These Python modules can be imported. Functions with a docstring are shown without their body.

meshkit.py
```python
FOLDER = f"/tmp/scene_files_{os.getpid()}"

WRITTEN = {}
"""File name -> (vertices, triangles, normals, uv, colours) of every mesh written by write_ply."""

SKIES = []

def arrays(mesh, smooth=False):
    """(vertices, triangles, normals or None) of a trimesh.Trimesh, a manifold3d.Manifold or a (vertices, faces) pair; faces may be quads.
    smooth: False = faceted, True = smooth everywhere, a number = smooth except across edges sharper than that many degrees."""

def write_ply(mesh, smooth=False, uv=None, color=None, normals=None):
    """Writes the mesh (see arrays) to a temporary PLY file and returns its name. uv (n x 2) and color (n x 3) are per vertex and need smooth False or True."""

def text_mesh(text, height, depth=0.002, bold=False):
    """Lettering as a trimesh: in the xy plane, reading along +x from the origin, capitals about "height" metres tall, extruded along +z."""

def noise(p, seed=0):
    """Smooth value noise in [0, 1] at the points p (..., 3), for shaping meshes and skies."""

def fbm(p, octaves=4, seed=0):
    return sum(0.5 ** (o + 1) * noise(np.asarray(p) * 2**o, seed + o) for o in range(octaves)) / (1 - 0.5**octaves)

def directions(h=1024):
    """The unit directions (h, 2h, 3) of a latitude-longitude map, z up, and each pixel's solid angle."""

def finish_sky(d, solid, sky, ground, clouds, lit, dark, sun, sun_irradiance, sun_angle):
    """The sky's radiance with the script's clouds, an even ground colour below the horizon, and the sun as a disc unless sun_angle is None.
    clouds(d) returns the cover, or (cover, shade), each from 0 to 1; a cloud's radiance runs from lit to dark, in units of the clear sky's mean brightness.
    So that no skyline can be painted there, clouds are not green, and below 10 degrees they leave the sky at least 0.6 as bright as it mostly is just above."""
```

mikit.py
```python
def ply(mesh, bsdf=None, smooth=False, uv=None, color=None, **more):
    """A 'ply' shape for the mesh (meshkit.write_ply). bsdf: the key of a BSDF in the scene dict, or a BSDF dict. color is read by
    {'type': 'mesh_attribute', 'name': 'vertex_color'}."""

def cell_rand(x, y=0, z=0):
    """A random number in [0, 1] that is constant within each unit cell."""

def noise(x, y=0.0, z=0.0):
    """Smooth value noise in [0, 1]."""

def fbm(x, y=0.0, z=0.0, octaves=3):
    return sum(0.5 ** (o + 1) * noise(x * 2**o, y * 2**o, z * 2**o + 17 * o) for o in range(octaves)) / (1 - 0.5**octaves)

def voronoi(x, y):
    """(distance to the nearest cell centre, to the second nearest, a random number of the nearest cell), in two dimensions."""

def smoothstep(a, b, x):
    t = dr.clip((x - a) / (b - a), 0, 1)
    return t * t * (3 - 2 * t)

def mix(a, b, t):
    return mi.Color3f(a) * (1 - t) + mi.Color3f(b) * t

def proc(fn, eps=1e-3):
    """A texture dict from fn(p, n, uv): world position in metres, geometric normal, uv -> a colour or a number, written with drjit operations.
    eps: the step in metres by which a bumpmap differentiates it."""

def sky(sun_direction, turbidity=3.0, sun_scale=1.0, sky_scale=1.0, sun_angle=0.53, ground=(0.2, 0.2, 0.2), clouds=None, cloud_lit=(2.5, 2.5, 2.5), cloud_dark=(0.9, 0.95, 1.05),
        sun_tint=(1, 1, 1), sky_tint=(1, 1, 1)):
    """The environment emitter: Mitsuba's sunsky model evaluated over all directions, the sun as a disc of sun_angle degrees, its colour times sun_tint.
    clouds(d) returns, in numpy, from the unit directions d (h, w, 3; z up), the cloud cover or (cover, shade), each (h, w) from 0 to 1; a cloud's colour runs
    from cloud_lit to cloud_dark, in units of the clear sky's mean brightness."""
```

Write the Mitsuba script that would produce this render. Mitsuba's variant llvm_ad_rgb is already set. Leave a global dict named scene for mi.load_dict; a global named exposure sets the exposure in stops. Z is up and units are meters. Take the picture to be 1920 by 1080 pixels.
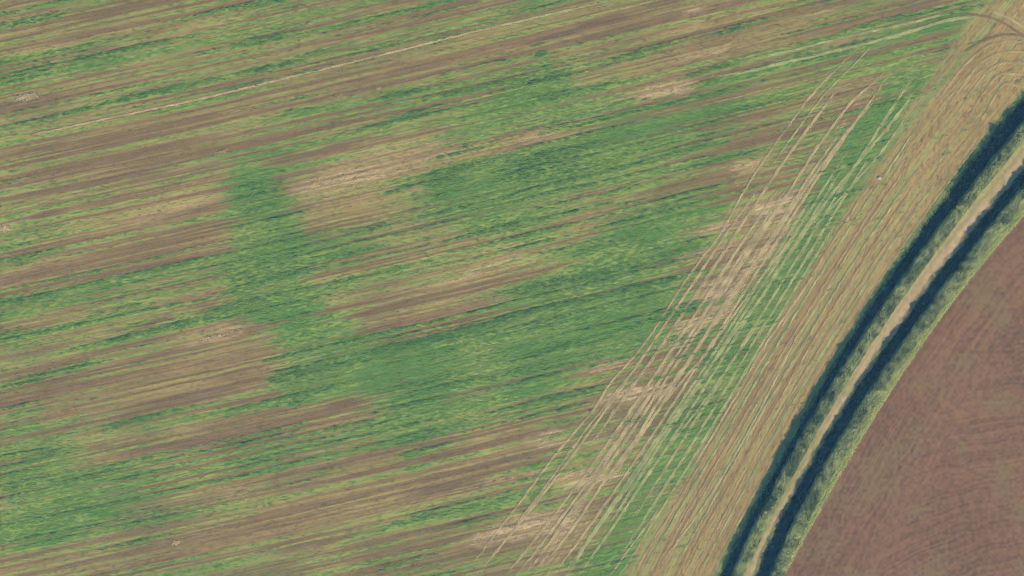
import math
import numpy as np
import drjit as dr
import mitsuba as mi
import trimesh
import mikit
import meshkit

scene, labels = {}, {}
T = mi.ScalarTransform4f
rng = np.random.default_rng(7)

# ------------------------------------------------------------------ camera, sky, exposure
# The survey grid of the site: 1 grid unit = 30 m / 348, u to the east, v to the south, (960, 540) at the world's origin.
S = 30.0 / 348.0
ALT = 700.0
scene['camera'] = {
    'type': 'perspective', 'fov_axis': 'x', 'fov': 2 * math.degrees(math.atan(960 * S / ALT)),
    'near_clip': 1.0, 'far_clip': 20000.0,
    'to_world': T().look_at(origin=[0, 0, ALT], target=[0, 0, 0], up=[0, 1, 0]),
}
SUN_EL, SUN_AZ = 36.0, (0.70, -0.714)
sun = (math.cos(math.radians(SUN_EL)) * SUN_AZ[0], math.cos(math.radians(SUN_EL)) * SUN_AZ[1], math.sin(math.radians(SUN_EL)))
scene['sky'] = mikit.sky(sun, turbidity=3.0)
exposure = 1.8


def struct(key, label=None):
    labels[key] = {'kind': 'structure'}
    if label:
        labels[key]['label'] = label


# ------------------------------------------------------------------ the lie of the land: boundaries as u(v)
class Line:
    """A boundary u(v): a cubic through surveyed points, straight on beyond its ends."""

    def __init__(self, pts, deg=3):
        p = np.array(pts, float)
        self.lo, self.hi = p[:, 0].min(), p[:, 0].max()
        self.c = np.polyfit((p[:, 0] - 600) / 500, p[:, 1], deg)
        d = np.polyder(self.c)
        self.s0, self.s1 = (float(np.polyval(d, (x - 600) / 500) / 500) for x in (self.lo, self.hi))

    def __call__(self, v, X=None):
        mn, mx = (dr.minimum, dr.maximum) if X is DR else (np.minimum, np.maximum)
        w = mx(mn(v, self.hi), self.lo)
        t, r = (w - 600) / 500, 0.0
        for k in self.c:
            r = r * t + float(k)
        return r + (mn(v, self.lo) - self.lo) * self.s0 + (mx(v, self.hi) - self.hi) * self.s1


class NP:
    exp, sin = np.exp, np.sin
    clip = staticmethod(np.clip)

    @staticmethod
    def noise(x, y, z=0.0):
        x, y = np.broadcast_arrays(np.asarray(x, float), np.asarray(y, float))
        return meshkit.noise(np.stack([x, y, np.full(x.shape, float(z))], -1) + 1000000.0)

    @staticmethod
    def smooth(a, b, x):
        t = np.clip((x - a) / (b - a), 0, 1)
        return t * t * (3 - 2 * t)


class DR:
    exp, sin = dr.exp, dr.sin
    clip = staticmethod(dr.clip)
    noise = staticmethod(mikit.noise)
    smooth = staticmethod(mikit.smoothstep)


L1 = Line([(180, 1915), (237, 1873), (270, 1845), (303, 1820), (337, 1794), (370, 1769), (420, 1736), (445, 1720), (482, 1690), (520, 1662), (540, 1650),
           (590, 1615), (640, 1580), (690, 1547), (740, 1522), (790, 1497), (810, 1490), (860, 1467), (910, 1440), (960, 1410), (1010, 1377), (1080, 1342)])
R1 = Line([(237, 1917), (270, 1890), (303, 1863), (337, 1838), (360, 1815), (387, 1800), (420, 1775), (445, 1757), (482, 1727), (520, 1700), (540, 1685),
           (590, 1647), (640, 1612), (690, 1580), (740, 1552), (790, 1522), (810, 1507), (860, 1490), (910, 1462), (960, 1435), (1010, 1407), (1080, 1372)])
L2 = Line([(320, 1910), (345, 1892), (370, 1872), (395, 1853), (420, 1831), (445, 1814), (470, 1795), (495, 1775), (520, 1752), (540, 1737), (590, 1700),
           (640, 1660), (690, 1622), (740, 1592), (790, 1565), (810, 1550), (860, 1527), (910, 1500), (960, 1472), (1010, 1447), (1080, 1405)])
R2 = Line([(345, 1922), (370, 1900), (395, 1887), (420, 1870), (445, 1850), (470, 1832), (495, 1815), (520, 1792), (540, 1775), (590, 1735), (640, 1692),
           (690, 1655), (740, 1630), (790, 1600), (810, 1585), (860, 1557), (910, 1537), (960, 1510), (1010, 1482), (1080, 1442)])
PB = Line([(405, 1915), (440, 1890), (490, 1850), (540, 1810), (590, 1772), (640, 1730), (660, 1712), (690, 1698), (740, 1667), (790, 1640), (810, 1625), (860, 1590),
           (910, 1564), (960, 1537), (1010, 1510), (1080, 1468)])
HB = Line([(60, 1800), (100, 1775), (150, 1738), (200, 1702), (300, 1652), (400, 1585), (500, 1510), (600, 1452), (700, 1400), (800, 1340), (900, 1280), (1000, 1218), (1080, 1165)])


def to_xy(u, v):
    return (np.asarray(u, float) - 960) * S, (540 - np.asarray(v, float)) * S


# ------------------------------------------------------------------ what grows where in the field
# patches of crop (+) and of bare stubble (-): u, v, half length, half width, strength; they lie along the drill rows
PATCH = [
    (470, 330, 46, 24, 1.1), (482, 372, 62, 28, 1.1), (492, 420, 70, 32, 1.1), (496, 470, 76, 34, 1.1), (497, 515, 76, 34, 1.1), (500, 555, 68, 30, 1.05), (535, 582, 64, 26, 1.0),
    (545, 590, 60, 30, .5), (592, 628, 86, 34, 1.0), (602, 672, 98, 38, 1.0), (612, 720, 84, 34, .95), (560, 740, 55, 20, .5), (610, 430, 50, 30, .35), (640, 460, 60, 18, .3),
    (745, 672, 85, 55, .65), (840, 690, 150, 62, .58), (960, 660, 130, 60, .5), (790, 750, 110, 48, .6), (770, 820, 60, 40, .5), (930, 738, 110, 36, .3), (1020, 715, 90, 46, .35),
    (1100, 625, 110, 55, .6), (1170, 560, 115, 42, .62), (1090, 560, 110, 30, .5), (1245, 545, 45, 22, .6), (1110, 495, 130, 25, .6), (1220, 440, 90, 42, .6), (1150, 480, 70, 30, .5),
    (1180, 660, 60, 34, .5), (1230, 615, 40, 25, .5), (1000, 555, 60, 18, .45),
    (900, 372, 92, 42, .85), (955, 328, 100, 32, .8), (850, 335, 36, 30, .7), (930, 420, 70, 22, .6), (1010, 375, 50, 40, .55), (1095, 268, 115, 34, .66), (1170, 300, 75, 46, .66),
    (1065, 322, 95, 26, .6), (1005, 172, 65, 26, .75), (1075, 190, 80, 22, .6), (945, 205, 85, 24, .75), (890, 248, 45, 26, .65), (1010, 450, 40, 16, .5), (1210, 220, 150, 26, .6),
    (1350, 215, 130, 18, .6), (1375, 155, 140, 15, .6), (1480, 225, 50, 20, .35), (1545, 255, 70, 34, .5), (1300, 290, 90, 25, .4), (1420, 290, 50, 20, .35), (1650, 80, 110, 18, .6),
    (1780, 45, 70, 20, .7), (1580, 130, 60, 18, .45), (1690, 115, 50, 22, .5), (1640, 200, 45, 20, .35), (1260, 395, 90, 26, .5), (1340, 395, 40, 16, .4),
    (35, 785, 45, 22, .75), (30, 870, 80, 45, .65), (85, 925, 80, 36, .7), (60, 985, 110, 46, .8), (175, 960, 70, 40, .65), (235, 900, 60, 34, .35), (120, 860, 40, 20, .3), (40, 640, 30, 12, .4),
    (1000, 30, 14, 40, .25), (1018, 115, 12, 34, .6), (775, 880, 14, 34, .5), (240, 560, 100, 12, .4), (300, 590, 90, 10, .35), (230, 630, 60, 9, .3),
    (1075, 860, 70, 24, .4), (1050, 815, 50, 20, .5), (1040, 780, 70, 18, .4), (1300, 650, 30, 20, .6), (1190, 900, 26, 45, .5), (1030, 870, 60, 22, .4), (950, 960, 60, 20, .3),
    # bare
    (230, 450, 190, 40, -.22), (640, 420, 70, 24, -.3),
    (735, 298, 115, 34, -.55), (610, 350, 80, 30, -.5), (660, 385, 90, 20, -.45), (790, 555, 150, 36, -.62), (900, 520, 110, 22, -.4), (820, 590, 120, 22, -.45), (960, 495, 70, 13, -.4), (830, 470, 90, 20, -.3),
    (300, 395, 120, 40, -.6), (180, 330, 150, 28, -.4), (260, 270, 170, 28, -.35), (420, 340, 60, 18, -.4), (380, 690, 130, 60, -.45), (450, 640, 70, 36, -.4), (280, 745, 120, 32, -.4), (470, 715, 55, 28, -.5),
    (880, 868, 110, 26, -.75), (960, 810, 90, 26, -.45), (870, 905, 90, 16, -.4), (620, 935, 170, 26, -.5), (540, 990, 160, 30, -.45), (700, 1000, 160, 30, -.35), (250, 680, 80, 24, -.3),
    (985, 262, 55, 14, -.8), (1250, 167, 58, 20, -1.0), (1090, 412, 55, 12, -.55), (1060, 445, 70, 10, -.4), (1390, 240, 55, 14, -.5), (1350, 330, 60, 14, -.4), (1250, 365, 60, 10, -.45), (990, 600, 60, 10, -.3),
    (1100, 60, 200, 24, -.35), (1310, 40, 120, 26, -.5), (750, 120, 180, 16, -.3), (1330, 100, 90, 10, -.4), (640, 780, 80, 14, -.55), (700, 870, 60, 12, -.4), (120, 500, 110, 18, -.35), (70, 530, 90, 12, -.3),
    (1430, 410, 60, 40, -.7), (1390, 470, 60, 36, -.6), (1350, 535, 50, 24, -.7), (1300, 610, 40, 12, -.6), (1180, 745, 80, 15, -.8), (1140, 700, 60, 16, -.5), (1220, 690, 40, 14, -.5),
    (1110, 895, 60, 18, -.6), (1040, 905, 70, 10, -.5), (985, 1000, 70, 28, -.6), (900, 1020, 70, 20, -.5), (1040, 1030, 40, 30, -.3), (1010, 830, 40, 16, -.5), (1640, 160, 50, 25, -.4), (1560, 190, 40, 16, -.4),
    (1590, 70, 80, 8, -.5), (80, 90, 90, 14, -.3), (190, 60, 120, 10, -.3), (400, 40, 90, 10, -.4), (180, 140, 110, 9, -.4),
]
# single rows: u, v of the middle, half length, strength; + a thick row of crop, - a strip of dark turned soil
ROW = [
    (60, 42, 75, 1), (150, 110, 170, 1), (420, 20, 110, .8), (500, 72, 60, 1), (510, 126, 55, 1.1), (600, 100, 50, .6), (40, 197, 45, 1.1), (100, 175, 60, .5), (120, 345, 60, .7), (760, 178, 40, .9), (880, 168, 90, 1),
    (900, 120, 70, .9), (330, 165, 90, .6), (70, 230, 60, .4), (20, 342, 40, .7), (150, 308, 60, .5), (1010, 150, 60, .9), (1160, 62, 60, .8), (1240, 85, 70, .9), (1370, 55, 65, 1.1), (1410, 45, 60, .8), (1190, 105, 60, .7),
    (1090, 170, 80, .6), (1330, 130, 70, .9), (800, 205, 60, .9), (720, 230, 70, .6), (560, 210, 40, .6), (700, 90, 60, .5), (860, 65, 70, .5), (790, 165, 60, .6), (1440, 195, 110, .9), (1300, 240, 80, .6),
    (880, 312, 80, 1), (1050, 285, 80, 1.1), (830, 295, 60, .7), (1010, 245, 60, .6), (840, 342, 40, .8), (1190, 345, 60, .7), (1350, 300, 70, .6), (1210, 375, 70, .8), (1060, 378, 60, .6), (740, 358, 30, .8), (690, 430, 40, .9),
    (670, 475, 55, 1.2), (560, 505, 80, .6), (480, 395, 55, .6), (470, 350, 40, .6), (120, 520, 90, .6), (160, 490, 60, 1), (30, 490, 60, .8), (350, 470, 70, .5), (60, 562, 60, .7), (330, 500, 40, .6), (240, 578, 70, .8),
    (310, 615, 100, 1), (440, 575, 60, .9), (120, 690, 70, .7), (40, 722, 45, 1), (220, 690, 60, .6), (400, 560, 60, .5), (20, 760, 50, .6), (300, 778, 90, .6), (250, 790, 60, .5), (540, 702, 36, 1), (600, 690, 40, .6), (590, 735, 40, .7),
    (790, 640, 60, 1.2), (900, 612, 80, 1.3), (700, 660, 40, .7), (970, 590, 40, .8), (860, 610, 60, .6), (1040, 575, 70, .8), (1150, 550, 60, .8), (1220, 535, 55, 1.3), (1010, 535, 70, .9), (1110, 515, 90, .7), (850, 720, 80, .6),
    (960, 700, 80, .5), (660, 795, 60, .7), (440, 835, 70, .6), (520, 815, 60, .5), (480, 870, 50, .9), (330, 858, 50, .7), (100, 850, 60, .8), (180, 890, 80, .7), (620, 880, 40, .8), (760, 860, 30, .6), (560, 865, 60, .5),
    (840, 950, 60, .6), (850, 985, 60, .9), (900, 975, 40, .6), (760, 1055, 60, .8), (700, 1075, 70, .5), (290, 975, 60, .6), (1090, 740, 60, .6), (1060, 650, 60, .6), (1170, 620, 50, .7), (1190, 790, 26, .7), (1250, 800, 26, .7),
    (930, 430, 70, .6), (1130, 460, 60, .6), (1250, 480, 60, .7), (1500, 100, 60, .5), (1650, 40, 60, .5), (1260, 595, 40, .8),
    (560, 292, 110, -1.1), (680, 262, 70, -.8), (150, 350, 170, -1), (330, 325, 120, -.8), (260, 362, 100, -.6), (90, 402, 40, -1), (1180, 30, 170, -.6), (1060, 62, 110, -.8), (720, 145, 120, -.7), (640, 180, 60, -.5),
    (350, 560, 120, -.4), (260, 610, 70, -1), (330, 592, 60, -.9), (410, 570, 40, -1), (40, 755, 60, -.6), (390, 735, 160, -.8), (300, 765, 120, -.7), (450, 700, 60, -.6), (640, 755, 30, -1), (620, 770, 60, -.6), (380, 830, 60, -.7),
    (360, 840, 50, -.5), (870, 905, 50, -1), (800, 920, 50, -.9), (820, 918, 30, -.8), (620, 1015, 80, -.9), (560, 1030, 70, -.7), (820, 590, 130, -.6), (690, 595, 20, -.6), (350, 400, 60, -.7), (180, 60, 130, -.6), (300, 55, 110, -.6),
    (1420, 345, 60, -.5), (1220, 375, 40, -.4), (700, 1040, 100, -.5), (460, 930, 100, -.4), (560, 950, 120, -.4), (800, 1010, 60, -.5), (910, 870, 40, -.4), (905, 745, 26, -.8), (1500, 225, 40, -.3),
]
# pale straw left lying: u, v, half length, half width, strength, steep = 1 where it lies along the wheel tracks
STRAW = [
    (1250, 167, 52, 15, .7, 0), (1455, 383, 44, 12, .9, 0), (1445, 430, 34, 26, .9, 1), (1420, 480, 50, 22, .7, 1), (1360, 528, 55, 22, .9, 1), (1335, 560, 30, 20, .7, 1), (1300, 612, 46, 12, .8, 0), (1345, 590, 40, 16, .7, 1),
    (1185, 742, 70, 9, .9, 0), (1150, 690, 50, 9, .5, 0), (1240, 690, 40, 14, .5, 1), (1265, 640, 40, 12, .6, 0), (1120, 900, 60, 10, .8, 0), (1085, 890, 50, 8, .6, 0), (1140, 870, 30, 14, .8, 1), (1030, 825, 40, 12, .6, 0), (1000, 985, 60, 22, .6, 0),
    (935, 1005, 60, 14, .5, 0), (1030, 1040, 50, 24, .6, 1), (1080, 960, 50, 24, .5, 1), (1180, 800, 50, 18, .5, 1), (960, 890, 50, 8, .5, 0), (1500, 360, 60, 12, .6, 1), (1405, 305, 34, 10, .5, 0), (1330, 420, 60, 20, .4, 0), (1320, 470, 60, 14, .4, 0),
    (730, 300, 120, 30, .3, 0), (620, 350, 80, 24, .3, 0), (1330, 95, 60, 6, .5, 0), (1300, 30, 30, 20, .35, 0), (400, 630, 60, 16, .35, 0), (455, 925, 40, 10, .4, 0), (320, 395, 80, 26, .2, 0), (1000, 262, 36, 9, .4, 0), (920, 495, 60, 9, .35, 0),
    (870, 520, 90, 10, .25, 0), (1620, 190, 40, 14, .35, 1), (1575, 250, 50, 12, .5, 1),
]
_ANG = math.atan(0.235)


def rows_at(u, v):
    """Across the drill rows, in grid units: the rows run east by north and bend a little."""
    return v + 0.208 * u + 0.000014 * u * u


def field(u, v, X):
    """(crop cover, straw, dark soil, headland weight, across coordinate of the local rows, local fine noise)"""
    n1, n2 = X.noise(u / 46, v / 30, 3), X.noise(u / 46, v / 30, 9)
    n3, n4 = X.noise(u / 13, v / 9, 4), X.noise(u / 13, v / 9, 8)
    wu, wv = u + 16 * (n1 - .5) + 16 * (n3 - .5), v + 12 * (n2 - .5) + 7 * (n4 - .5)
    ca, sa = math.cos(_ANG), math.sin(_ANG)
    g, row, soil, straw, along_tracks = 0.0, 0.0, 0.0, 0.0, 0.0
    for pu, pv, ru, rv, s in PATCH:
        a, c = ((wu - pu) * ca - (wv - pv) * sa) / ru, ((wu - pu) * sa + (wv - pv) * ca) / rv
        q = a * a + c * c
        g = g + s * X.exp(-(q * q * 0.7 if s >= .7 else q * 0.75))
    lu, lv = u + 10 * (n1 - .5), v + 5 * (n2 - .5) + 2.5 * (n4 - .5)
    for pu, pv, ru, s in ROW:
        a = (lu - pu) / ru
        c = (lv - pv + (0.208 + 0.000028 * pu) * (lu - pu)) / (5.2 if s > 0 else 7.5)
        w = X.exp(-a * a * a * a - c * c) * abs(s)
        if s > 0:
            row = row + w
        else:
            soil = soil + w
    for pu, pv, ru, rv, s, steep in STRAW:
        an = math.radians(56) if steep else _ANG
        a, c = ((wu - pu) * math.cos(an) - (wv - pv) * math.sin(an)) / ru, ((wu - pu) * math.sin(an) + (wv - pv) * math.cos(an)) / rv
        q = a * a + c * c
        if steep:
            along_tracks = along_tracks + s * X.exp(-q * 0.8)
        else:
            straw = straw + s * X.exp(-q * q * 0.7)
    c = rows_at(u, v) + 2.0 * (n1 - .5)
    strips = X.noise(u / 520, c / 17, 21) - .5
    rows = X.noise(u / 440, c / 7.2, 22) - .5
    fine = X.noise(u / 300, c / 3.7, 23) - .5
    lines = X.noise(u / 220, c / 2.0, 27) - .5
    spots = X.noise(u / 30, c / 5, 24) - .5
    g = X.clip(g, -1, 1.1)
    streak = X.noise(u / 120, c / 4, 30)
    straw = straw * (.35 + 1.3 * X.smooth(.2, .8, streak)) + along_tracks * (.08 + 1.1 * X.smooth(.3, .75, X.noise((u + .67 * v) / 6.5, v / 110, 29) * .6 + streak * .4))
    calm = 1 - .16 * X.clip(g, 0, 1)
    row = row + .8 * X.smooth(.72, .82, X.noise(u / 260, c / 3.6, 28)) * X.smooth(-.6, .1, g)
    G = 0.375 + 0.51 * g + calm * (0.36 * strips + 0.74 * rows + 0.78 * fine + 0.56 * lines + 0.30 * spots) + 0.30 * row - 0.4 * soil - 0.25 * straw
    # the headland along the hedge, worked parallel to it
    d = HB(v, X) - u
    turn = 20 * (n1 - .5) + 12 * (n3 - .5)
    hw = X.smooth(14, -16, d + turn)
    belt = X.smooth(110, 60, d + turn) * (1 - hw) * X.smooth(-40, 40, v - 130)
    G = G + 0.48 * belt
    e = L1(v, X) - u
    e = e + 1.2 * (n1 - .5)
    hs = X.noise(e / 10, v / 700, 31) - .5
    hf = X.noise(e / 4, v / 330, 32) - .5
    GH = 0.20 + 0.85 * hs + 0.5 * hf + 0.1 * spots + 0.34 * X.smooth(-75, -8, d) + 0.5 * X.exp(-(e / 11) * (e / 11))
    G = G * (1 - hw) + GH * hw
    return G, X.clip(straw, 0, 1.2), X.clip(soil, 0, 1), hw, row, (strips, rows, fine + .6 * lines, spots, hs, hf)


def crop_cover(u, v, X):
    G, straw, soil, hw, row, f = field(u, v, X)
    return X.smooth(.04, 1.02, G), straw, soil, hw, row, f


# ------------------------------------------------------------------ materials
def uvp(p):
    return p.x / S + 960, 540 - p.y / S


def diffuse(key, fn):
    scene[key] = {'type': 'twosided', 'bsdf': {'type': 'diffuse', 'reflectance': mikit.proc(fn)}}


K = 0.95     # soil and crop tones below are scaled together


def C(r, g, b):
    return mi.Color3f(r * K, g * K, b * K)


def mix3(a, b, t):
    return a * (1 - t) + b * t


def field_colour(p, n, uv):
    u, v = uvp(p)
    g, straw, soil, hw, row, (strips, rows, fine, spots, hs, hf) = crop_cover(u, v, DR)
    tone = mikit.noise(u / 90, v / 60, 51)
    c = rows_at(u, v)
    e = L1(v, DR) - u
    grain = mikit.noise(u / 48, c / 2.3, 52) * (1 - hw) + mikit.noise(v / 70, e / 2.4, 53) * hw - .5
    bare = mix3(C(.232, .182, .104), C(.405, .345, .162), dr.clip(.5 + 1.2 * rows + 1.1 * fine + .5 * (tone - .5), 0, 1))
    bare = mix3(bare, C(.195, .148, .098), dr.clip(soil * .9, 0, 1))
    head = mix3(C(.355, .285, .138), C(.490, .405, .195), dr.clip(.5 + .9 * hs + .7 * hf + .4 * (tone - .5), 0, 1))
    bare = mix3(bare, head, hw)
    bare = mix3(bare, C(.68, .58, .36), dr.clip(straw * .8, 0, 1))
    green = mix3(C(.125, .305, .080), C(.290, .430, .124), dr.clip(.5 + 1.1 * fine + .6 * spots + .9 * (tone - .5), 0, 1))
    green = mix3(green, C(.300, .350, .150), hw * .8)
    col = mix3(bare, green, dr.clip(g * 1.15, 0, 1))
    return col * (1 + .32 * grain)


diffuse('field_soil', field_colour)


def crop_leaf(p, n, uv):
    u, v = uvp(p)
    t = mikit.noise(u / 70, v / 40, 61)
    s = mikit.noise(u / 5, v / 5, 62)
    c = mix3(C(.128, .312, .082), C(.230, .405, .110), dr.clip(t * .8 + s * .25 - .05, 0, 1))
    hw = mikit.smoothstep(14, -16, HB(v, DR) - u)
    return mix3(c, C(.31, .36, .155), hw * .85)


diffuse('crop_leaf', crop_leaf)
diffuse('crop_leaf_dark', lambda p, n, uv: mix3(C(.070, .190, .070), C(.118, .250, .085), mikit.noise(p.x * 1.4, p.y * 1.4, 63)))
diffuse('stubble_stalk', lambda p, n, uv: mix3(C(.255, .200, .112), C(.410, .340, .170), mikit.noise(p.x * 1.6, p.y * 1.6, 64)))
diffuse('straw_stalk', lambda p, n, uv: mix3(C(.50, .44, .27), C(.74, .67, .45), mikit.noise(p.x * 2.2, p.y * 2.2, 65)))
diffuse('flattened_straw', lambda p, n, uv: mix3(C(.42, .39, .22), C(.66, .595, .35), mikit.noise(p.x * .9, p.y * .9, 66)))
diffuse('headland_straw', lambda p, n, uv: mix3(C(.40, .345, .18), C(.58, .49, .265), mikit.noise(p.x * .9, p.y * .9, 68)))
diffuse('flattened_crop', lambda p, n, uv: mix3(C(.30, .40, .18), C(.54, .60, .30), mikit.noise(p.x * .9, p.y * .9, 67)))
diffuse('worn_soil', lambda p, n, uv: mix3(C(.22, .175, .115), C(.31, .24, .155), mikit.noise(p.x * .9, p.y * .9, 67)))


def plough_colour(p, n, uv):
    u, v = uvp(p)
    d = u - PB(v, DR)
    near = mikit.smoothstep(230, 90, d)
    arc = dr.sqrt((u - 2000) * (u - 2000) * .5 + (v - 1330) * (v - 1330))
    w = 9 * (mikit.noise(u / 30, v / 30, 71) - .5)
    f1 = mikit.noise((d + w) / 3.8, v / 300, 72)
    f2 = mikit.noise((arc + w) / 3.8, (u - v) / 340, 73)
    f = f1 * near + f2 * (1 - near) - .5
    big = mikit.noise(u / 150, v / 130, 74) - .5
    grain = mikit.noise(u / 5, v / 5, 75) - .5
    g2 = mikit.noise(u / 11, v / 11, 77) - .5
    c = mix3(C(.160, .102, .068), C(.285, .178, .110), dr.clip(.5 + 0.62 * f + .45 * big + .6 * grain + .25 * g2, 0, 1))
    weed = dr.clip(mikit.noise(u / 40, v / 40, 76) * 1.4 - .85 + .5 * grain, 0, .5)
    return mix3(c, C(.23, .21, .11), weed)


diffuse('plough_soil', plough_colour)


def verge_colour(p, n, uv):
    u, v = uvp(p)
    a, b = mikit.noise(u / 7, v / 7, 81), mikit.noise(u / 22, v / 26, 82)
    c = mix3(C(.25, .36, .17), C(.43, .53, .23), dr.clip(a * .7 + b * .6 - .15, 0, 1))
    return c


diffuse('verge_turf', verge_colour)


def track_colour(p, n, uv):
    u, v = uvp(p)
    e = L2(v, DR) - u
    a, b = mikit.noise(u / 5, v / 5, 83), mikit.noise(e / 5, v / 60, 84)
    c = mix3(C(.44, .37, .245), C(.60, .51, .345), dr.clip(a * .6 + b * .7 - .15, 0, 1))
    side = mikit.smoothstep(16, 30, e + 8 * (b - .5))
    low = mikit.smoothstep(450, 1000, v)
    sward = dr.maximum(side * .9, mikit.smoothstep(.42, .72, mikit.noise(u / 11, v / 16, 92) * .5 + mikit.noise(e / 6, v / 70, 93) * .4 + .22 * low) * .85)
    return mix3(c, mix3(C(.26, .34, .15), C(.40, .43, .23), a), sward * .8)


diffuse('track_earth', track_colour)
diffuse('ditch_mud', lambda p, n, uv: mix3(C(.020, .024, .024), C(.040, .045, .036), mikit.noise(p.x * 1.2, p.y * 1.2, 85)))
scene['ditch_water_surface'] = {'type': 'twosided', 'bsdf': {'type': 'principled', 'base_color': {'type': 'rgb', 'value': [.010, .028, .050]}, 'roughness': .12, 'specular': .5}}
diffuse('verge_blade', lambda p, n, uv: mix3(C(.27, .41, .18), C(.50, .62, .27), mikit.noise(p.x * 1.7, p.y * 1.7, 86)))
diffuse('margin_blade', lambda p, n, uv: mix3(C(.47, .58, .22), C(.64, .70, .33), mikit.noise(p.x * 1.1, p.y * 1.1, 87)))
diffuse('hedge_leaf', lambda p, n, uv: mix3(C(.110, .170, .085), C(.420, .520, .255), dr.clip(mikit.noise(p.x * 1.3, p.y * 1.3, 88) * 1.0 + mikit.noise(p.x * .35, p.y * .35, 89) * .7 - .36, 0, 1)))
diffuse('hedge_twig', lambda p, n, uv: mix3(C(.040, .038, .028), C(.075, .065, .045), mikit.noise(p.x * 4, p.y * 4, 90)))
diffuse('stone_surface', lambda p, n, uv: mix3(C(.55, .50, .42), C(.75, .70, .62), mikit.noise(p.x * 6, p.y * 6, 91)))


# ------------------------------------------------------------------ ground
def relief(u, v):
    """Height of the field's ploughed and drilled soil, in metres."""
    c = rows_at(u, v) + 4 * (NP.noise(u / 46, v / 30, 3) - .5)
    e = L1(v) - u
    hw = NP.smooth(14, -16, HB(v) - u)
    a = .05 * (NP.noise(u / 90, c / 8.5, 22) - .5) + .07 * (NP.noise(u / 160, c / 24, 25) - .5)
    b = .05 * (NP.noise(e / 9, v / 160, 31) - .5)
    edge = NP.smooth(0, 25, e)
    return (a * (1 - hw) + b * hw) * edge + .02 * edge * (NP.noise(u / 6, v / 6, 26) - .5)


V0, V1, DV = -330.0, 1410.0, 4.2
VV = np.linspace(V0, V1, int((V1 - V0) / DV) + 1)


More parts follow.
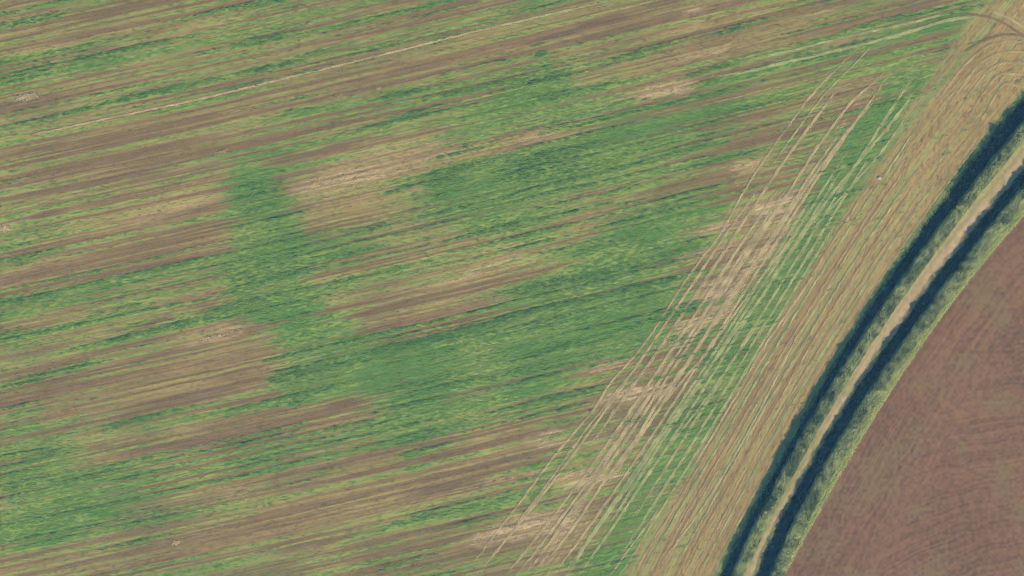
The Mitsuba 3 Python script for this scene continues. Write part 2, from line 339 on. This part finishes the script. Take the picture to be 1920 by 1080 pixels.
def sheet(key, left, right, n, z, mat, label=None, smooth=True):
    """A sheet of ground between two boundaries u(v), n cells across; z(u, v, share across)."""
    w = np.linspace(0, 1, n + 1)
    lo, hi = left(VV), right(VV)
    u = lo[:, None] + (hi - lo)[:, None] * w[None]
    v = np.repeat(VV[:, None], n + 1, 1)
    x, y = to_xy(u, v)
    pts = np.stack([x, y, z(u, v, np.broadcast_to(w, u.shape))], -1).reshape(-1, 3)
    i = np.arange((len(VV) - 1) * (n + 1)).reshape(len(VV) - 1, n + 1)[:, :-1].ravel()
    f = np.stack([i, i + n + 1, i + n + 2, i + 1], 1)
    scene[key] = mikit.ply((pts, f), mat, smooth=smooth)
    struct(key, label)


off = lambda line, d: (lambda v: line(v) + d)
W_LEFT, W_RIGHT = -340.0, 2960.0
rag = lambda line, d, k: (lambda v: line(v) + d + 7 * (NP.noise(v / 17, np.full(v.shape, k), 47) - .5) + 5 * (NP.noise(v / 6, np.full(v.shape, k), 48) - .5))
e1a, e1b = rag(L1, 4, 1.3), off(R1, -5)
e2a, e2b = rag(L2, 3, 5.3), off(R2, -5)
trk = lambda v: R1(v) + (L2(v) - R1(v)) * .29
zero = lambda u, v, w: np.zeros(u.shape)


def trough(depth):
    def z(u, v, w):
        side = np.minimum(w, 1 - w)
        lip = (side > 1e-6)
        return -depth * NP.smooth(0, .30, side) + lip * .10 * (NP.noise(u / 9, v / 9, 41) - .5) * NP.smooth(0, .2, side)
    return z


sheet('field', lambda v: np.full(v.shape, W_LEFT), e1a, 600, lambda u, v, w: relief(u, v), 'field_soil', 'stubble field with broken green rows of crop')
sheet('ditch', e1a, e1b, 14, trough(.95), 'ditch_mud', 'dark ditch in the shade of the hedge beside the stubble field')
sheet('grass_verge', e1b, trk, 8, lambda u, v, w: .05 * (NP.noise(u / 8, v / 8, 42) - .5) * (np.minimum(w, 1 - w) > 1e-6), 'verge_turf', 'grass verge between the hedge and the farm track')
sheet('farm_track', trk, e2a, 14, lambda u, v, w: (np.minimum(w, 1 - w) > 1e-6) * (.03 * (NP.noise(u / 7, v / 20, 43) - .5) - .05 * (np.exp(-((w - .3) / .1) ** 2) + np.exp(-((w - .75) / .1) ** 2))), 'track_earth', 'pale earth farm track between the two hedges')
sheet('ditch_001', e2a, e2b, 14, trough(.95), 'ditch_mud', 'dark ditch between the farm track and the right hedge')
sheet('grass_verge_001', e2b, PB, 10, lambda u, v, w: .05 * (NP.noise(u / 8, v / 8, 44) - .5) * (np.minimum(w, 1 - w) > 1e-6), 'verge_turf', 'grass verge between the right hedge and the ploughed field')


def plough_z(u, v, w):
    d = u - PB(v)
    near = NP.smooth(230, 90, d)
    arc = np.sqrt((u - 2000) ** 2 * .5 + (v - 1330) ** 2)
    k = 9 * (NP.noise(u / 30, v / 30, 71) - .5)
    f = NP.noise((d + k) / 3.8, v / 300, 72) * near + NP.noise((arc + k) / 3.8, (u - v) / 340, 73) * (1 - near) - .5
    return NP.smooth(0, 12, d) * (.07 * f + .06 * (NP.noise(u / 6, v / 6, 45) - .5))


sheet('ploughed_field', PB, lambda v: np.full(v.shape, W_RIGHT), 320, plough_z, 'plough_soil', 'bare brown ploughed field')

for key, a, b in (('water', e1a, e1b), ('water_001', e2a, e2b)):
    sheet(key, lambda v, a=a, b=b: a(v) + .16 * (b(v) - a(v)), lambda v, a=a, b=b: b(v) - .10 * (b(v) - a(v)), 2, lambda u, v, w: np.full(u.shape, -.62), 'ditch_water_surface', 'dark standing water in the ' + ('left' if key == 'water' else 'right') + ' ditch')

x0, y0 = to_xy(W_LEFT, V1)
x1, y1 = to_xy(W_RIGHT, V0)
F = 6000.0
pts = np.array([(-F, -F, 0), (F, -F, 0), (F, F, 0), (-F, F, 0), (x0, y0, 0), (x1, y0, 0), (x1, y1, 0), (x0, y1, 0)], float)
pts[:, 2] = -.004
faces = np.array([(0, 1, 5, 4), (1, 2, 6, 5), (2, 3, 7, 6), (3, 0, 4, 7)])
diffuse('far_soil', lambda p, n, uv: mix3(C(.20, .19, .10), C(.27, .21, .12), mikit.fbm(p.x / 60, p.y / 25)))
scene['ground'] = mikit.ply((pts, faces), 'far_soil')
struct('ground', 'farmland reaching on to the horizon')


# ------------------------------------------------------------------ leaves, stalks and straw
def blades(c, length, width, yaw, pitch, fold=.25):
    """Many folded leaf blades in one mesh: (points, triangles); each grows from c along yaw, raised by pitch."""
    c, n = np.asarray(c, float), len(c)
    dx = np.stack([np.cos(yaw) * np.cos(pitch), np.sin(yaw) * np.cos(pitch), np.sin(pitch)], 1) * length[:, None]
    sx = np.stack([-np.sin(yaw), np.cos(yaw), np.zeros(n)], 1) * (width / 2)[:, None]
    up = np.zeros((n, 3))
    up[:, 2] = width * fold
    base, tip = c - dx * .5, c + dx * .5
    v = np.stack([base, c + sx + up, tip, c - sx + up], 1).reshape(-1, 3)
    i = np.arange(n)[:, None] * 4
    f = np.concatenate([i + [0, 2, 1], i + [0, 3, 2]], 0)
    return v, f


def scatter(n, lo=(-120, -100), hi=(2040, 1180)):
    return rng.uniform(lo[0], hi[0], n), rng.uniform(lo[1], hi[1], n)


def stuff(key, mesh, mat, label, category):
    scene[key] = mikit.ply(mesh, mat)
    labels[key] = {'label': label, 'category': category, 'kind': 'stuff'}


# ------------------------------------------------------------------ wheel tracks pressed into the field
def along(pts, step=.12):
    """Points every step metres along a smoothed line of grid points: x, y, heading."""
    p = np.stack(to_xy(*np.array(pts, float).T), 1)
    for _ in range(2):
        q = np.empty((2 * len(p) - 2, 2))
        q[0::2], q[1::2] = p[:-1] * .75 + p[1:] * .25, p[:-1] * .25 + p[1:] * .75
        p = np.vstack([p[:1], q, p[-1:]])
    s = np.concatenate([[0], np.cumsum(np.hypot(*np.diff(p, axis=0).T))])
    t = np.arange(0, s[-1], step)
    x, y = np.interp(t, s, p[:, 0]), np.interp(t, s, p[:, 1])
    h = np.arctan2(np.gradient(y), np.gradient(x))
    return x, y, h, t


TRACKS = [
    ([(870, 1085), (900, 1040), (943, 983), (987, 927), (1027, 870), (1080, 807), (1123, 757), (1143, 717), (1183, 677), (1227, 620), (1273, 543), (1313, 487), (1347, 447), (1390, 367), (1423, 313), (1480, 233), (1533, 163), (1580, 120), (1617, 80)], .30, .6, 'flattened_straw'),
    ([(950, 1010), (980, 967), (1013, 927), (1087, 820), (1133, 763), (1190, 690)], .28, .5, 'flattened_straw'),
    ([(1440, 320), (1500, 236), (1553, 167), (1613, 110), (1640, 80)], .26, .5, 'flattened_crop'),
    ([(975, 1085), (1017, 1037), (1053, 983), (1087, 937), (1110, 913), (1133, 870), (1163, 823), (1217, 747), (1247, 697), (1287, 640), (1327, 580), (1360, 530), (1393, 487), (1407, 460), (1447, 407), (1487, 347), (1513, 307), (1537, 270), (1573, 220), (1600, 187), (1647, 147), (1673, 120)], .36, .8, 'flattened_straw'),
    ([(1000, 1085), (1043, 1030), (1077, 987), (1110, 937), (1130, 907), (1160, 867), (1197, 817), (1237, 747), (1267, 710), (1317, 640), (1340, 597), (1373, 547), (1403, 510), (1437, 460), (1475, 405), (1510, 353), (1547, 303), (1583, 253), (1623, 207), (1653, 180)], .38, .9, 'flattened_straw'),
    ([(1060, 1085), (1093, 1030), (1123, 987), (1150, 950), (1187, 900), (1217, 853), (1257, 793), (1287, 750), (1330, 690), (1360, 647), (1393, 603), (1423, 563), (1467, 500)], .36, .85, 'flattened_crop'),
    ([(1437, 537), (1480, 477), (1527, 410), (1567, 353), (1600, 317), (1640, 267), (1683, 217), (1712, 176)], .40, .95, 'flattened_crop'),
    ([(1090, 1070), (1130, 1015), (1160, 973), (1200, 910), (1233, 863), (1300, 780), (1347, 715), (1395, 645), (1440, 585)], .28, .55, 'flattened_crop'),
    ([(1200, 813), (1273, 720), (1327, 660), (1347, 630), (1393, 567), (1437, 507), (1467, 473), (1493, 427)], .30, .7, 'flattened_straw'),
    ([(1520, 433), (1580, 367), (1647, 293), (1680, 247), (1700, 215)], .30, .55, 'flattened_crop'),
    ([(1290, 890), (1333, 823), (1400, 707), (1427, 657), (1470, 597), (1530, 510)], .30, .55, 'flattened_straw'),
    ([(1220, 1085), (1267, 1020), (1320, 950), (1393, 830), (1453, 715), (1487, 643), (1540, 563), (1600, 470)], .30, .6, 'flattened_straw'),
    ([(1140, 1085), (1190, 1015), (1240, 950)], .28, .4, 'flattened_straw'),
    ([(1323, 148), (1387, 137), (1467, 118), (1573, 95), (1657, 73), (1713, 58), (1773, 37), (1847, 28)], .42, .9, 'flattened_crop'),
    ([(1400, 112), (1467, 99), (1580, 70), (1667, 52), (1747, 33), (1800, 20)], .34, .5, 'flattened_crop'),
    ([(0, 266), (120, 240), (250, 212), (380, 185), (500, 155), (640, 122), (760, 92), (860, 66), (960, 43), (1070, 18), (1150, 0)], .26, .55, 'flattened_straw'),
    ([(1800, 102), (1828, 84), (1858, 70), (1890, 64), (1935, 68)], .34, .34, 'worn_soil'),
    ([(1800, 30), (1845, 28), (1880, 42), (1905, 58), (1935, 80)], .34, .32, 'worn_soil'),
    ([(1850, 20), (1890, 32), (1935, 60)], .40, .5, 'flattened_straw'),
]

# the fan of lesser wheel lines between the leftmost line and the headland, and the headland's own lines
_A = Line([(80, 1617), (163, 1533), (233, 1480), (313, 1423), (367, 1390), (447, 1347), (543, 1273), (620, 1227), (677, 1183), (757, 1123), (870, 1027), (983, 943), (1080, 870)])
frng = np.random.default_rng(23)
for k_, f_ in enumerate((.09, .16, .27, .33, .38, .47, .55, .61, .66, .71, .80, .88, .95)):
    va_, vb_ = frng.uniform(120, 420), frng.uniform(820, 1090)
    if k_ % 3 == 0:
        vb_ = 1090
    if k_ in (0, 2, 3, 4, 7):
        va_, vb_ = 340, 1090
    vv_ = np.linspace(vb_, va_, 14)
    uu_ = _A(vv_) + f_ * (HB(vv_) + 10 - _A(vv_)) + 5 * (NP.noise(vv_ / 160, np.full(14, k_ * 3.7), 50) - .5)
    TRACKS.append((list(zip(uu_.tolist(), vv_.tolist())), (.34, .42, .38)[k_ % 3], (.75, .6, .65)[k_ % 3], 'flattened_straw' if f_ < .6 else 'flattened_crop'))
for k_, f_ in enumerate((.10, .19, .30, .37, .50, .60, .72, .80, .93)):
    va_, vb_ = frng.uniform(150, 330), 1090
    vv_ = np.linspace(vb_, va_, 14)
    uu_ = HB(vv_) + f_ * (L1(vv_) - HB(vv_)) + 5 * (NP.noise(vv_ / 160, np.full(14, 50 + k_ * 3.7), 50) - .5)
    p_ = list(zip(uu_.tolist(), vv_.tolist()))
    TRACKS.append((p_, .30, (.42, .36, .38)[k_ % 3], 'headland_straw' if k_ % 3 != 1 else 'flattened_crop'))
for k_, (r_, t0_) in enumerate(((30, 0), (52, 0), (74, .1), (96, .2), (120, .3))):   # turning round the corner at the gate
    o_ = r_ - 22
    TRACKS.append(([(1748 + o_ * .85, 190 + o_ * .55), (1788 + o_ * .75, 134 + o_ * .55), (1824 + o_ * .55, 98 + o_ * .65), (1854 + o_ * .35, 78 + o_ * .8), (1890 + o_ * .1, 68 + o_ * .95), (1945, 70 + o_)], .34, .5, 'headland_straw'))

# where the wheels have gone the crop lies flat: nearest distance to a wheel line on a 0.1 m raster
_RU, _RV = np.zeros((1400, 2300)), 0


def trodden(u, v):
    return _RU[np.clip((np.asarray(v) + 150).astype(int), 0, 1399), np.clip((np.asarray(u) + 150).astype(int), 0, 2299)]


for pts_, wid, cover, mat in TRACKS:
    x, y, h, t = along(pts_, .05)
    for lat in np.linspace(-wid * .7, wid * .7, 9):
        a, b = ((x - np.sin(h) * lat) / S + 960 + 150).astype(int), (540 - (y + np.cos(h) * lat) / S + 150).astype(int)
        ok = (a >= 0) & (a < 2300) & (b >= 0) & (b < 1400)
        _RU[b[ok], a[ok]] = np.maximum(_RU[b[ok], a[ok]], cover)


# the crop: leaves where the cover is dense, taller along the thick rows
u, v = scatter(520000)
ok = u < L1(v) - 6
u, v = u[ok], v[ok]
g, straw, soil, hw, row, _ = crop_cover(u, v, NP)
keep = rng.random(len(u)) < np.clip(g ** 3 * (1 - .95 * hw) * .55 + .75 * np.clip(row, 0, 1) * g, 0, 1) * (1 - .95 * trodden(u, v))
u, v, g, row = u[keep], v[keep], g[keep], row[keep]
x, y = to_xy(u, v)
tall = .03 + .04 * g + .20 * np.clip(row, 0, 1.2)
n = len(u)
z = relief(u, v) + .02 + tall * rng.uniform(.6, 1, n)
yaw = rng.normal(math.atan(.235), .10, n) + rng.integers(0, 2, n) * math.pi
mesh = blades(np.stack([x, y, z], 1), rng.uniform(.55, 1.3, n), rng.uniform(.055, .10, n), yaw, rng.uniform(-.05, .16, n), .08)
dark = rng.random(n) < .05 + .75 * np.clip(row, 0, 1)
for key, mat, sel, lab in (('crop_plants', 'crop_leaf', ~dark, 'fresh green crop leaves growing in broken rows and patches across the stubble'),
                           ('crop_plants_001', 'crop_leaf_dark', dark, 'dark blue green crop leaves thickest along the single drill rows')):
    k = np.repeat(sel, 4)
    vid = np.cumsum(k) - 1
    f = mesh[1][np.concatenate([sel, sel])]
    stuff(key, (mesh[0][k], vid[f]), mat, lab, 'crop')

# stubble over the bare soil
u, v = scatter(170000)
ok = u < L1(v) - 4
u, v = u[ok], v[ok]
g, straw, soil, hw, row, _ = crop_cover(u, v, NP)
keep = rng.random(len(u)) < (1 - g) * (.75 - .4 * soil)
u, v, hw = u[keep], v[keep], hw[keep]
x, y = to_xy(u, v)
n = len(u)
dL = (L1(v - 2) - L1(v + 2)) / 4
slope = np.where(hw > .5, np.arctan2(1, dL), math.atan(.235))
stuff('stubble', blades(np.stack([x, y, relief(u, v) + .03 + .05 * rng.random(n)], 1), rng.uniform(.45, 1.1, n), rng.uniform(.035, .07, n), rng.normal(slope, .09, n), rng.uniform(-.1, .25, n)),
      'stubble_stalk', 'short tan and brown stubble stalks standing on the bare soil of the field', 'stubble')

# straw left lying
u, v = scatter(260000, (560, 60), (1760, 1100))
ok = u < L1(v) - 20
u, v = u[ok], v[ok]
g, straw, soil, hw, row, _ = crop_cover(u, v, NP)
keep = rng.random(len(u)) < np.clip(straw - .22, 0, 1) * .36
u, v = u[keep], v[keep]
x, y = to_xy(u, v)
n = len(u)
stuff('loose_straw', blades(np.stack([x, y, relief(u, v) + .05 + .08 * rng.random(n)], 1), rng.uniform(.4, 1.0, n), rng.uniform(.05, .09, n), np.where(rng.random(n) < .5, math.radians(56), .235) + rng.normal(0, .12, n), rng.uniform(-.05, .12, n)),
      'straw_stalk', 'pale dry straw lying in streaks between the wheel tracks', 'straw')


WHERE = ['leftmost long pair line', 'short companion line', 'upper companion line', 'third line', 'fourth line', 'lower light green line', 'upper light green line', 'thin lower green line', 'thin middle line',
         'faint upper green line', 'headland line near the green belt', 'headland line near the hedge', 'short headland line at the bottom', 'bright green line along the rows', 'second line along the rows', 'long pale line along the rows',
         'brown turning arc', 'upper brown turning arc', 'outer brown turning arc'] + ['lesser line in the fan of wheel lines'] * 13 + ['line along the headland beside the hedge'] * 9 + ['curved line turning at the upper right corner'] * 5
# the wheel tracks themselves: straw and crop pressed flat
for k, (pts_, wid, cover, mat) in enumerate(TRACKS):
    x, y, h, t = along(pts_)
    rep = int(round(wid * 20))
    x, y, h, t = (np.repeat(a, rep) for a in (x, y, h, t))
    n = len(x)
    lat = np.clip(rng.normal(0, wid * .30, n), -wid, wid) + .05 * (NP.noise(t / 5.0, np.full(n, k * 7.3), 5) - .5)
    x, y = x - np.sin(h) * lat, y + np.cos(h) * lat
    fade = NP.smooth(0, .16, t / t[-1]) * NP.smooth(0, .12, 1 - t / t[-1])
    keep = rng.random(n) < cover * fade * NP.smooth(-.15, .52, NP.noise(t / 8, np.full(n, k * 3.1), 6) * .6 + NP.noise(t / 19, np.full(n, k * 3.1), 7) * .5) * .8
    x, y, h = x[keep], y[keep], h[keep]
    n = len(x)
    uu, vv = x / S + 960, 540 - y / S
    key = 'wheel_track' if k == 0 else f'wheel_track_{k:03d}'
    scene[key] = mikit.ply(blades(np.stack([x, y, relief(uu, vv) + .05 + .03 * rng.random(n)], 1), rng.uniform(.9, 1.9, n), rng.uniform(.04, .075, n), h + rng.normal(0, .022, n), rng.normal(0, .015, n), .06), mat)
    struct(key, 'wheel track pressed into the field, ' + WHERE[k])

# ------------------------------------------------------------------ verge grass
u, v = scatter(420000, (1250, -100), (2060, 1180))
a1 = (u > R1(v) + 12) & (u < trk(v) + 5) | (u > R2(v) + 12) & (u < PB(v) + 1) | (u > L1(v) - 6) & (u < L1(v) + 7)
u1, v1 = u[a1], v[a1]
x, y = to_xy(u1, v1)
n = len(x)
stuff('verge_grass', blades(np.stack([x, y, .04 + .16 * rng.random(n)], 1), rng.uniform(.2, .45, n), rng.uniform(.06, .13, n), rng.uniform(0, 6.28, n), rng.uniform(-.1, .9, n)), 'verge_blade', 'rough grey green grass on the verges and ditch lips beside the hedges', 'grass')
wob = 3 * (NP.noise(u / 30, v / 12, 46) - .5)
a2 = (np.abs(u - (PB(v) - 6) + wob) < 6) | (np.abs(u - trk(v) + 2 * wob) < 4) & (rng.random(len(u)) < .6)
u2, v2 = u[a2], v[a2]
x, y = to_xy(u2, v2)
n = len(x)
stuff('margin_grass', blades(np.stack([x, y, .05 + .14 * rng.random(n)], 1), rng.uniform(.25, .5, n), rng.uniform(.07, .14, n), rng.uniform(0, 6.28, n), rng.uniform(-.1, .6, n)), 'margin_blade', 'bright yellow green grass in narrow strips along the ploughed edge and the track', 'grass')


# reeds and rank weed in the ditches
diffuse('reed_blade', lambda p, n, uv: mix3(C(.045, .085, .050), C(.110, .170, .085), mikit.noise(p.x * .8, p.y * .8, 94)))
u, v = scatter(300000, (1250, -100), (2060, 1180))
for key, a, b, lab in (('reeds', e1a, e1b, 'dark reeds in clumps in the left ditch'), ('reeds_001', e2a, e2b, 'dark reeds in clumps in the right ditch')):
    w = (u - a(v)) / (b(v) - a(v))
    clump = NP.noise(u / 10, v / 16, 49) * .6 + NP.noise(u / 5, v / 6, 52) * .4
    ok = (w > -.06) & (w < 1) & (clump > .47 - .34 * np.exp(-(w / .16) ** 2) - .16 * np.exp(-((w - 1) / .2) ** 2))
    x, y = to_xy(u[ok], v[ok])
    n = len(x)
    floor = -.62 * NP.smooth(0, .25, np.minimum(w, 1 - w)[ok])
    stuff(key, blades(np.stack([x, y, floor + .1 + .35 * rng.random(n)], 1), rng.uniform(.3, .7, n), rng.uniform(.08, .16, n), rng.uniform(0, 6.28, n), rng.uniform(.1, 1.2, n)), 'reed_blade', lab, 'reeds')


# ------------------------------------------------------------------ hedges
def hedge(key, line, shift, va, vb, height, label, half=.95):
    vs = np.arange(va, vb, 2.0)
    x, y = to_xy(line(vs) + shift, vs)
    tx, ty = np.gradient(x), np.gradient(y)
    ln = np.hypot(tx, ty)
    tx, ty = tx / ln, ty / ln
    s = np.concatenate([[0], np.cumsum(np.hypot(np.diff(x), np.diff(y)))])
    end = np.clip(np.minimum(s, s[-1] - s) / .8, 0, 1) ** .5
    seed = va * .1 + shift
    lump = lambda t, k, f: NP.noise(t / f, np.full(t.shape, seed), k)
    hs = height * (.70 + .24 * lump(s, 11, 3.7) + .22 * lump(s, 12, .95) + .22 * lump(s, 16, .31)) * (.4 + .6 * end)
    ws = half * (.90 + .20 * lump(s, 13, 1.4)) * (.3 + .7 * end)
    # the dense inside of the hedge: a lofted, lumpy body
    m = 11
    ph = np.linspace(0, math.pi, m)
    prof_x, prof_z = np.sign(np.cos(ph)) * np.abs(np.cos(ph)) ** .55, np.sin(ph) ** .45
    j = 1 + .22 * (NP.noise(np.repeat(s[:, None], m, 1) / .7, np.repeat(ph[None], len(s), 0) * 2.2 + seed, 14) - .5)
    lat, zz = prof_x[None] * ws[:, None] * j * .88, prof_z[None] * hs[:, None] * j * .9
    pts_ = np.stack([x[:, None] + ty[:, None] * lat, y[:, None] - tx[:, None] * lat, zz - .02], -1).reshape(-1, 3)
    i = (np.arange(len(s) - 1)[:, None] * m + np.arange(m - 1)[None]).ravel()
    f = np.stack([i, i + 1, i + m + 1, i + m], 1)
    scene[key + '__twig_mass'] = mikit.ply((pts_, f), 'hedge_twig')
    # leaves over it
    n = int(s[-1] * 900)
    t = rng.uniform(0, s[-1], n)
    fa = np.linspace(0, math.pi, 400)
    arc = np.concatenate([[0], np.cumsum(np.hypot(np.diff(np.sign(np.cos(fa)) * np.abs(np.cos(fa)) ** .55 * half), np.diff(np.sin(fa) ** .45 * height)))])
    a = np.interp(rng.uniform(0, arc[-1], n), arc, fa)
    X0, Y0, TX, TY, H0, W0 = (np.interp(t, s, q) for q in (x, y, tx, ty, hs, ws))
    r = rng.uniform(.84, 1.06, n) + .10 * (NP.noise(t / .5, a * 2.5 + seed, 15) - .5)
    la = np.sign(np.cos(a)) * np.abs(np.cos(a)) ** .55 * W0 * r
    z = np.sin(a) ** .45 * H0 * r
    c = np.stack([X0 + TY * la, Y0 - TX * la, z], 1)
    scene[key + '__foliage'] = mikit.ply(blades(c, rng.uniform(.16, .36, n), rng.uniform(.10, .20, n), rng.uniform(0, 6.28, n), rng.uniform(-.7, .9, n)), 'hedge_leaf')
    # shoots standing out of the top
    n = int(s[-1] * 16)
    t = rng.uniform(0, s[-1], n)
    X0, Y0, TX, TY, H0, W0 = (np.interp(t, s, q) for q in (x, y, tx, ty, hs, ws))
    la = rng.uniform(-.6, .6, n) * W0
    ln_ = rng.uniform(.25, .75, n)
    c = np.stack([X0 + TY * la, Y0 - TX * la, H0 * .95 + ln_ * .4], 1)
    scene[key + '__shoots'] = mikit.ply(blades(c, ln_, rng.uniform(.10, .22, n), rng.uniform(0, 6.28, n), rng.uniform(.8, 1.5, n)), 'hedge_leaf')
    labels[key] = {'label': label, 'category': 'hedge'}
    labels[key + '__shoots'] = {'kind': 'stuff'}


hedge('hedge', R1, 6, -150, 392, 2.30, 'taller upper stretch of the hedge between stubble field and track')
hedge('hedge_001', R1, 6, 394, 1230, 1.75, 'lower trimmed stretch of the hedge between stubble field and track')
hedge('hedge_002', R2, 6, -110, 1230, 1.72, 'long hedge between the pale track and the brown ploughed field', 1.0)


# ------------------------------------------------------------------ straw heaps and a stone
def heap(k, u, v, ru, rv, hgt, label, mat='straw_stalk', ang=.23):
    key = 'straw_heap' if k == 0 else f'straw_heap_{k:03d}'
    x, y = to_xy(u, v)
    a, b = ru * S, rv * S
    base = float(relief(np.array([u], float), np.array([v], float))[0])
    n = int(50 + 200 * a * b)
    r, t = np.sqrt(rng.random(n)), rng.uniform(0, 6.28, n)
    r = r ** 1.4 * (.35 + 1.3 * NP.noise(np.cos(t) * 2.6 + k * 5.1, np.sin(t) * 2.6, 33))
    px, py = a * r * np.cos(t), b * r * np.sin(t)
    z = base + .04 + hgt * np.clip(1 - r * r, .05, 1) * rng.uniform(.5, 1, n)
    c = np.stack([x + px * math.cos(ang) - py * math.sin(ang), y + px * math.sin(ang) + py * math.cos(ang), z], 1)
    scene[key] = mikit.ply(blades(c, rng.uniform(.25, .5, n), rng.uniform(.06, .12, n), rng.normal(ang, .5, n), rng.uniform(-.2, .3, n)), mat)
    labels[key] = {'label': label, 'category': 'straw'}


HEAPS = [
    (46, 182, 22, 8, .30, 'large pale straw heap at the upper left edge of the field'),
    (8, 429, 14, 7, .25, 'pale straw heap cut by the left edge of the picture'),
    (416, 285, 12, 4, .18, 'narrow straw heap above the tall green patch on the left'),
    (633, 182, 12, 6, .20, 'straw heap below the long pale wheel track, left of a smaller one'),
    (708, 166, 6, 4, .16, 'tiny straw heap just right of another under the long pale track'),
    (581, 45, 5, 5, .18, 'small round straw heap near the top edge, alone'),
    (400, 633, 20, 5, .20, 'long flat straw heap left of the lower green patch'),
    (452, 621, 8, 5, .18, 'small straw heap at the right end of a longer one'),
    (455, 924, 13, 6, .20, 'straw heap on brown stubble in the lower left'),
    (329, 1018, 7, 6, .18, 'small straw heap near the bottom edge at left'),
    (1377, 343, 7, 5, .18, 'small straw heap beside the leftmost diagonal wheel track'),
    (1660, 243, 8, 6, .18, 'pale straw heap on the upper light green wheel track'),
    (1213, 188, 10, 4, .18, 'straw heap at the lower rim of the orange tan bare patch'),
    (53, 551, 9, 5, .18, 'small straw heap near the left edge at mid height'),
    (1331, 37, 6, 4, .15, 'tiny straw heap on bare soil near the top edge'),
]
for k, (u, v, a, b, hgt, lab) in enumerate(HEAPS):
    heap(k, u, v, a, b, hgt, lab, 'straw_stalk' if k in (0, 1, 6) else 'headland_straw')

st = trimesh.creation.icosphere(subdivisions=3, radius=1.0)
p = np.array(st.vertices)
p *= (.85 + .3 * meshkit.fbm(p * 1.7 + 5, 3))[:, None] * [.34, .26, .2]
sx, sy = to_xy(1649, 334)
scene['stone'] = mikit.ply(trimesh.Trimesh(p + [float(sx), float(sy), .08], st.faces, process=False), 'stone_surface', smooth=40)
labels['stone'] = {'label': 'single pale stone on the headland beside the green belt', 'category': 'stone'}

# ------------------------------------------------------------------ the air between the ground and the aeroplane
scene['air'] = {'type': 'homogeneous', 'albedo': {'type': 'rgb', 'value': [.93, .95, .96]}, 'sigma_t': {'type': 'rgb', 'value': [.00003, .00009, .00017]}}
scene['haze'] = {'type': 'cube', 'to_world': T().translate([0, 0, 352]).scale([7000, 7000, 354]), 'bsdf': {'type': 'null'}, 'interior': {'type': 'ref', 'id': 'air'}}
scene['camera']['medium'] = {'type': 'ref', 'id': 'air'}
labels['haze'] = {'kind': 'stuff', 'label': 'thin blue haze over the fields', 'category': 'haze'}
